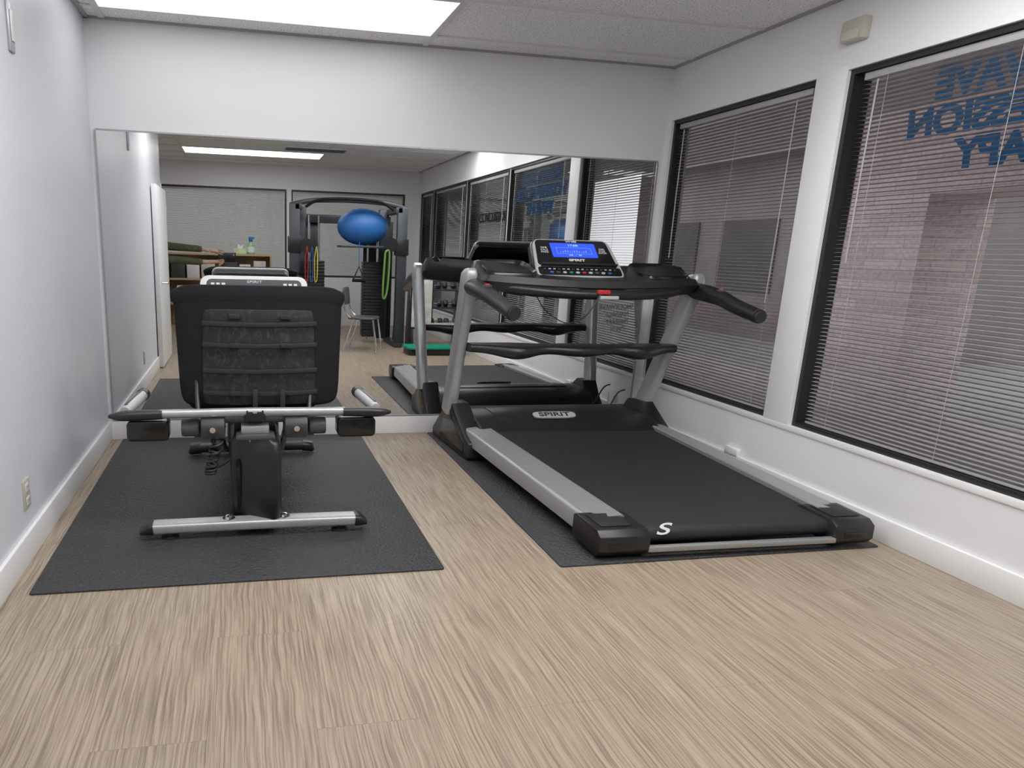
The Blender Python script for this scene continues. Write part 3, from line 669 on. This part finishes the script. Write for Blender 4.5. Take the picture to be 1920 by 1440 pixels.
for sg in (-1,1): sweep('leg',[(sg*.2,-.16,.44),(sg*.21,-.22,.012),(sg*.21,-.20,.012)],.012,chrome,CH,seg=8)
for sg in (-1,1): sweep('leg',[(sg*.2,.10,.44),(sg*.21,.24,.012)],.012,chrome,CH,seg=8)
for sg in (-1,1): sweep('back_upright',[(sg*.17,.12,.43),(sg*.18,.23,.55),(sg*.17,.26,.8)],.012,chrome,CH,n=3,seg=8)
S_=thing('step_platform','green and black aerobic step platform on the floor','exercise step',(2.55,.93,0))
prism('step_top',rrect(-.42,.42,-.2,.2,.05),'z',.08,.11,green,S_,bevel=.01)
prism('step_riser',rrect(-.40,.40,-.18,.18,.05),'z',.0,.08,black,S_,bevel=.01)
PB=thing('poster_frame','white framed poster leaning beside the equipment','poster',(2.42,.62,0))
box('frame_border',[(-.16,.16,0,.02,.3,1.0)],black,PB,bevel=.004)
box('poster_sheet',(-.14,.14,.021,.024,.33,.97),M('poster_print',(.62,.62,.58),.6,var=.3,vscale=9),PB)
box('frame_stand',[(-.02,.02,-.03,0,0,.9),(-.14,.14,-.12,.08,0,.02)],black,PB,bevel=.004)
R_=thing('dumbbell_rack','black steel rack holding dumbbells','dumbbell rack',(2.72,.20,0))
for sg in (-1,1): prism('rack_side',[(-.22,0),(.22,0),(.22,.06),(-.05,.95),(-.12,.95),(-.22,.06)],'x',sg*.34,sg*.37,mg,R_,bevel=.006)
for k,(y,z) in enumerate(((.10,.30),(.02,.55),(-.06,.80))):
    box('rack_shelf',(-.34,.34,y-.08,y+.08,z,z+.02),mg,R_,bevel=.004)
dbs=[]
for k,(y,z) in enumerate(((.10,.32),(.02,.57),(-.06,.82))):
    for q in range(3):
        lx=2.72-.22+.22*q; loc=(lx,.20+y,z)
        t=thing('dumbbell','black rubber hex dumbbell on the rack','dumbbell',loc,group='dumbbells on the rack')
        if not dbs:
            a=lathe('dumbbell_head',[(0,-.03),(.045,-.03),(.055,-.015),(.055,.015),(.045,.03),(0,.03)],(-.065,0,.0555),blackr,t,axis='x',seg=6)
            b=lathe('dumbbell_head',[(0,-.03),(.045,-.03),(.055,-.015),(.055,.015),(.045,.03),(0,.03)],(.065,0,.0555),blackr,t,axis='x',seg=6)
            c=sweep('dumbbell_handle',[(-.06,0,.0555),(.06,0,.0555)],.014,chrome,t,seg=10)
            dbs=[a,b,c]
        else:
            for s in dbs:
                n_=s.copy(); n_.parent=t; COL.objects.link(n_)
F_=thing('storage_shelf','light oak open storage shelf against the window wall','shelf',(-.35,-2.25,0))
box('shelf_carcass',[(-.85,-.82,-.2,.2,0,1.22),(.82,.85,-.2,.2,0,1.22),(-.82,.82,-.2,.2,1.19,1.22),(-.82,.82,-.2,.2,.78,.81),(-.82,.82,-.2,.2,.38,.41),(-.82,.82,-.2,.2,0,.03),(-.015,.015,-.19,.19,.03,1.19),(-.82,.82,-.2,-.19,.03,1.19)],oak,F_)
boxm=M('cardboard_print',(.6,.55,.5),.6,var=.3,vscale=6); boxw=M('storage_box_black',(.03,.03,.035),.5,var=.1); boxg=M('storage_box_white',(.6,.6,.6),.5,var=.1)
for x,w,hh,z,mm in ((-1.02,.22,.26,.81,boxw),(-.78,.2,.22,.81,boxg),(-.54,.22,.3,.81,boxm),(-.18,.22,.28,.81,boxw),(.06,.18,.24,.81,boxg),(.30,.2,.3,.81,boxm),(-.9,.3,.28,.41,boxm),(-.1,.35,.25,.41,boxw)):
    o=box('storage_box',(-w/2,w/2,-.14,.14,0,hh),mm,bevel=.006); o.location=(x,-2.22,z); tag(o,'storage box on the oak shelf','box')
t=thing('spray_bottle','green and white spray bottle on the shelf top','bottle',(.16,-2.2,1.22))
lathe('bottle_body',[(0,0),(.06,0),(.065,.02),(.065,.13),(.03,.18),(.02,.2),(0,.2)],(0,0,0),M('bottle_green',(.25,.5,.25),.3,var=.1),t)
lathe('bottle_label',[(.066,.03),(.067,.03),(.067,.12),(.066,.12)],(0,0,0),white,t)
prism('spray_head',[(-.03,.2),(.03,.2),(.03,.24),(.06,.25),(.06,.28),(-.04,.28)],'y',-.015,.015,blue,t,bevel=.004)
t=thing('tissue_box','white tissue box on the shelf top','tissue box',(-.02,-2.2,1.22))
box('carton',(-.10,.10,-.07,.07,0,.09),M('tissue_carton',(.5,.65,.35),.5,var=.2,vscale=12),t,bevel=.004)
prism('tissue',[(-.04,.09),(.04,.09),(.06,.15),(.01,.13),(-.03,.17)],'y',-.01,.012,white,t)

# ------------------------------------------------------------ person holding a phone (seen in the mirror)
def skin(name,V,E,R,mat,parent,root=0,sub=2):
    me=D.meshes.new(name); me.from_pydata(V,E,[]); me.materials.append(mat)
    o=D.objects.new(name,me); COL.objects.link(o)
    if parent: o.parent=parent
    m=o.modifiers.new('skin','SKIN'); m.use_smooth_shade=True
    for i,r in enumerate(R):
        r=(r,r) if not isinstance(r,tuple) else r
        me.skin_vertices[0].data[i].radius=r; me.skin_vertices[0].data[i].use_root=(i==root)
    s=o.modifiers.new('sub','SUBSURF'); s.levels=sub; s.render_levels=sub
    return o
skinm=M('skin',(.50,.30,.22),.5,var=.06); olive=M('olive_knit',(.07,.075,.04),.8,var=.2,vscale=20,bump=.3,bscale=80); jeans=M('dark_trousers',(.02,.022,.03),.8,var=.2); hairm=M('brown_hair',(.05,.03,.02),.6,var=.3,vscale=60)
PX,PY=-1.62,-.12
PE=thing('person','person in olive sweater and dark trousers, arms stretched holding phone','person',(PX,PY,0))
def rel(p): return (p[0]-PX,p[1]-PY,p[2])
V=[(PX,PY,.92),(PX,PY,1.10),(PX+.03,PY+.03,1.30),(PX+.04,PY+.04,1.44),(PX+.05,PY+.05,1.52),(PX+.07,PY+.07,1.62),(PX+.07,PY+.07,1.72),
   (PX+.14,PY-.10,1.41),(-1.12,-.08,1.33),(-.60,-.05,1.31),(-.42,-.04,1.27),
   (PX+.0,PY+.17,1.38),(-1.15,.06,1.16),(-.60,-.0,1.12),(-.42,-.02,1.12),
   (PX+.0,PY-.11,.86),(PX+.02,PY-.13,.48),(PX,PY-.13,.09),(PX+.15,PY-.12,.04),
   (PX+.0,PY+.11,.86),(PX+.03,PY+.14,.48),(PX,PY+.14,.09),(PX+.15,PY+.15,.04)]
E=[(0,1),(1,2),(2,3),(3,4),(4,5),(5,6),(3,7),(7,8),(8,9),(9,10),(3,11),(11,12),(12,13),(13,14),(0,15),(15,16),(16,17),(17,18),(0,19),(19,20),(20,21),(21,22)]
R=[(.12,.14),(.11,.13),(.12,.15),(.09,.1),(.055,.055),(.09,.08),(.08,.075),.06,.045,.035,.026,.06,.045,.035,.026,.08,.055,.04,.03,.08,.055,.04,.03]
skin('body',[rel(p) for p in V],E,R,skinm,PE)
Vs=[V[0],V[1],V[2],V[3],V[7],V[8],(-.50,-.045,1.29),V[11],V[12],(-.50,-.01,1.12)]
skin('sweater',[rel(p) for p in Vs],[(0,1),(1,2),(2,3),(3,4),(4,5),(5,6),(3,7),(7,8),(8,9)],[(.15,.17),(.14,.16),(.15,.17),(.11,.12),.085,.065,.046,.085,.065,.046],olive,PE)
Vt=[V[0],V[15],V[16],V[17],V[19],V[20],V[21]]
skin('trousers',[rel(p) for p in Vt],[(0,1),(1,2),(2,3),(0,4),(4,5),(5,6)],[(.14,.15),.10,.075,.06,.10,.075,.06],jeans,PE)
ellip('hair',rel((PX+.05,PY+.05,1.71)),(.105,.105,.10),hairm,PE,seg=20)
ellip('nose',rel((PX+.07,PY+.165,1.64)),(.012,.018,.02),skinm,PE,seg=10)
for dz,y0,side in ((1.27,-.04,1),(1.12,-.02,-1)):
    b0=Vector((-.42,y0,dz))
    sweep('palm',[rel(b0),rel(b0+Vector((.05,0,0))),rel(b0+Vector((.12,.0,-.01*side)))],[(.022,.03),(.022,.04),(.018,.036)],skinm,PE,n=3,seg=12)
    for k in range(4):
        o_=Vector((.11,.012-.001*k,(.028-.019*k)*1.0))
        L=(.075,.085,.08,.062)[k]
        a=b0+o_
        VV=[a,a+Vector((L*.45,.012,-.006*side)),a+Vector((L*.8,.004,-.012*side)),a+Vector((L,-.008,-.016*side))]
        skin('finger',[rel(p) for p in VV],[(0,1),(1,2),(2,3)],[.0095,.009,.0085,.007],skinm,PE,sub=1)
    a=b0+Vector((.04,-.01,.0))
    VV=[a,a+Vector((.03,-.025,-.02*side)),a+Vector((.07,-.03,-.035*side))]
    skin('thumb',[rel(p) for p in VV],[(0,1),(1,2)],[.012,.011,.009],skinm,PE,sub=1)
PH=thing('smartphone','dark smartphone held in both hands','phone',(-.19,-.045,1.19))
box('phone_body',(-.12,.12,-.006,.006,-.065,.065),blackg,PH,bevel=.005)
box('phone_screen',(-.11,.11,-.008,-.006,-.058,.058),scr,PH)
lathe('camera_lens',[(0,0),(.014,0),(.014,.004),(0,.004)],(.09,.006,.035),chrome,PH,axis='y')

# ------------------------------------------------------------ outside
conc=M('concrete_walk',(.40,.33,.32),.9,var=.2,vscale=3,bump=.2,bscale=40)
asph=M('asphalt',(.26,.26,.26),.9,var=.15,vscale=2)
box('ground',(XR+.16,7,-20,30,-.3,-.12),conc,kind='structure')
box('parking_lot',(7,140,-90,140,-.34,-.16),asph,kind='structure')
soff=M('soffit_paint',(.40,.385,.385),.8,var=.1)
box('trim_6',(XR+.17,6.8,-20,14,2.75,2.95),soff,kind='structure')
for (a,b) in ((5.44,6.7),(-.2,1.6)):
    tag(box('brick_pier',(6,6.73,a,b,-.12,2.75),brickm),'pink brick pier beside the covered walkway','brick pier')
tag(box('brick_lintel',(6,6.73,1.6,5.44,1.97,2.75),brickm),'pink brick lintel spanning between piers','brick lintel')
greyw=M('grey_stucco',(.21,.19,.19),.9,var=.15,vscale=1.5)
greyd=M('dark_siding',(.09,.082,.082),.9,var=.15,vscale=1.5)
mauve=M('mauve_stucco',(.21,.155,.155),.9,var=.15,vscale=1.5)
t=thing('neighbouring_building','grey stucco building with dark windows across the walk','building',(11.5,14.0,-.16))
box('building_wall',(-1.5,1.5,-5,6,0,3.4),greyw,t)
box('building_base',(-1.54,-1.5,-5,6,0,.7),mauve,t)
for y in (-3.6,-1.2,1.2,3.6): box('building_window',(-1.55,-1.5,y-.8,y+.8,.9,2.3),greyd,t)
box('building_fascia',(-2.0,1.6,-5.1,6.1,3.4,3.8),greyw,t)
box('wall_outside',(XR+.17,9,15.6,15.8,-.12,2.75),greyw,kind='structure')
box('wall_outside_rear',(-4,4,-6.4,-6.2,-.12,3.2),M('pale_stucco',(.42,.42,.39),.9,var=.1,vscale=1),kind='structure')
A=thing('sidewalk_sign','white A-frame sidewalk sign with dark printed text','sidewalk sign',(4.2,2.49,-.12),math.radians(-15))
signm=M('sign_white',(.92,.92,.92),.4,var=.01)
for sg in (-1,1): prism('sign_panel',[(sg*.24,0),(sg*.26,0),(sg*.03,1.18),(sg*.01,1.18)],'x',-.30,.30,signm,A)
text('sign_lettering','SHOCKWAVE\nMASSAGE\nTHERAPY\nOPEN',(0,.135,.78),(-1,0,0),(0,-.205,1),.085,darkt,A)
def car(loc,rz,mat,lab):
    t=thing('car',lab,'car',loc,rz)
    body=[(-2.2,.35),(-2.25,.7),(-2.1,.95),(-1.2,1.0),(1.1,1.0),(2.0,.9),(2.25,.7),(2.25,.35)]
    prism('car_body',body,'y',-.9,.9,mat,t,bevel=.08,seg=3)
    prism('car_cabin',[(-1.6,.98),(-1.1,1.5),(.5,1.55),(1.2,.98)],'y',-.78,.78,blackg,t,bevel=.05)
    prism('car_roof',[(-1.1,1.48),(-.9,1.56),(.4,1.6),(.55,1.53)],'y',-.76,.76,mat,t,bevel=.03)
    for x in (-1.4,1.4):
        for s in (-1,1): lathe('wheel',[(0,-.1),(.3,-.1),(.34,-.05),(.34,.05),(.3,.1),(0,.1)],(x,s*.85,.34),blackr,t,axis='y',seg=20)
    for s in (-.6,.6): box('tail_light',(2.2,2.27,s-.2,s+.2,.68,.82),red,t,bevel=.02)
car((28,21.6,-.16),math.radians(130),M('car_paint_grey',(.10,.105,.11),.3,.5,var=.03),'grey parked car on the asphalt lot')
car((31,29,-.16),math.radians(100),M('car_paint_dark',(.04,.04,.045),.3,.5,var=.03),'dark parked car on the asphalt lot')
Hs=thing('house','pale grey house with gable roof across the lot','house',(60,46,-.16))
box('house_walls',(-5,5,-7,7,0,4),M('house_siding',(.58,.58,.57),.8,var=.05),Hs)
prism('house_roof',[(-7.8,4),(0,7.5),(7.8,4)],'x',-5.6,5.6,M('roof_shingle',(.10,.095,.095),.9,var=.2),Hs)
for y in (-4,0,4): box('house_window',(-5.06,-5,y-.8,y+.8,1.6,3),blackg,Hs)
leafy=M('autumn_leaves',(.52,.36,.06),.8,var=.5,vscale=5)
leafo=M('orange_leaves',(.55,.30,.08),.8,var=.5,vscale=5)
def tree(loc,s,lm,lab):
    t=thing('tree',lab,'tree',loc)
    sweep('trunk',[(0,0,0),(.05*s,0,1*s),(0,.1*s,2.2*s)],[.18*s,.12*s,.08*s],oak,t,n=3,seg=10)
    bm=bmesh.new()
    for k in range(170):
        a=random.uniform(0,6.28); rz=random.uniform(0,1)**.5; z=random.uniform(.9,2.9)
        r=rz*1.2*math.sqrt(max(.05,1-((z-1.8)/1.25)**2))*s; q=random.uniform(.09,.22)*s
        mtx=Matrix.Translation((r*math.cos(a),r*math.sin(a),z*s))@Matrix.Diagonal((q,q,q*.8,1))
        bmesh.ops.create_icosphere(bm,subdivisions=1,radius=1,matrix=mtx)
    for v in bm.verts: v.co+=Vector([random.uniform(-.06,.06)*s for _ in range(3)])
    o=fin(bm,'foliage',lm,t,ang=20,recalc=False); o['kind']='stuff'
tree((42,31.8,-.16),1.5,leafy,'small tree with yellow autumn leaves beside the lot')
tree((13,-22,-.16),1.3,leafo,'tree with orange autumn leaves beside the lot')
tree((13.5,-28,-.16),1.8,leafy,'tree with golden autumn leaves beside the lot')
tree((15,-36,-.16),2.4,leafo,'tall tree with orange autumn leaves beside the lot')

# ------------------------------------------------------------ world + camera
w=D.worlds.new('World'); SC.world=w; w.use_nodes=True
bg=w.node_tree.nodes['Background']; bg.inputs[0].default_value=(.96,.97,1.0,1); bg.inputs[1].default_value=1.3
cam=D.cameras.new('camera'); co=D.objects.new('camera',cam); COL.objects.link(co)
d2=Vector((.9811,-.01805,.1924)).normalized(); d1=Vector((-.1912,-.2341,.9532)); d1=(d1-d2*d1.dot(d2)).normalized(); d3=d1.cross(d2).normalized()
if d3.y<0: d3=-d3
right=Vector((d2.x,d1.x,-d3.x)); down=Vector((d2.y,d1.y,-d3.y)); fwd=Vector((d2.z,d1.z,-d3.z))
mtx=Matrix((right,-down,-fwd)).transposed().to_4x4(); mtx.translation=(0,0,1.35)
co.matrix_world=mtx
cam.sensor_width=36; cam.lens=1311/1920*36; cam.shift_x=(960-715)/1920; cam.shift_y=(783-720)/1920; cam.clip_start=.02; cam.clip_end=400
SC.camera=co
try:
    SC.view_settings.view_transform='Standard'; SC.view_settings.look='None'; SC.view_settings.gamma=1.08
except Exception: pass
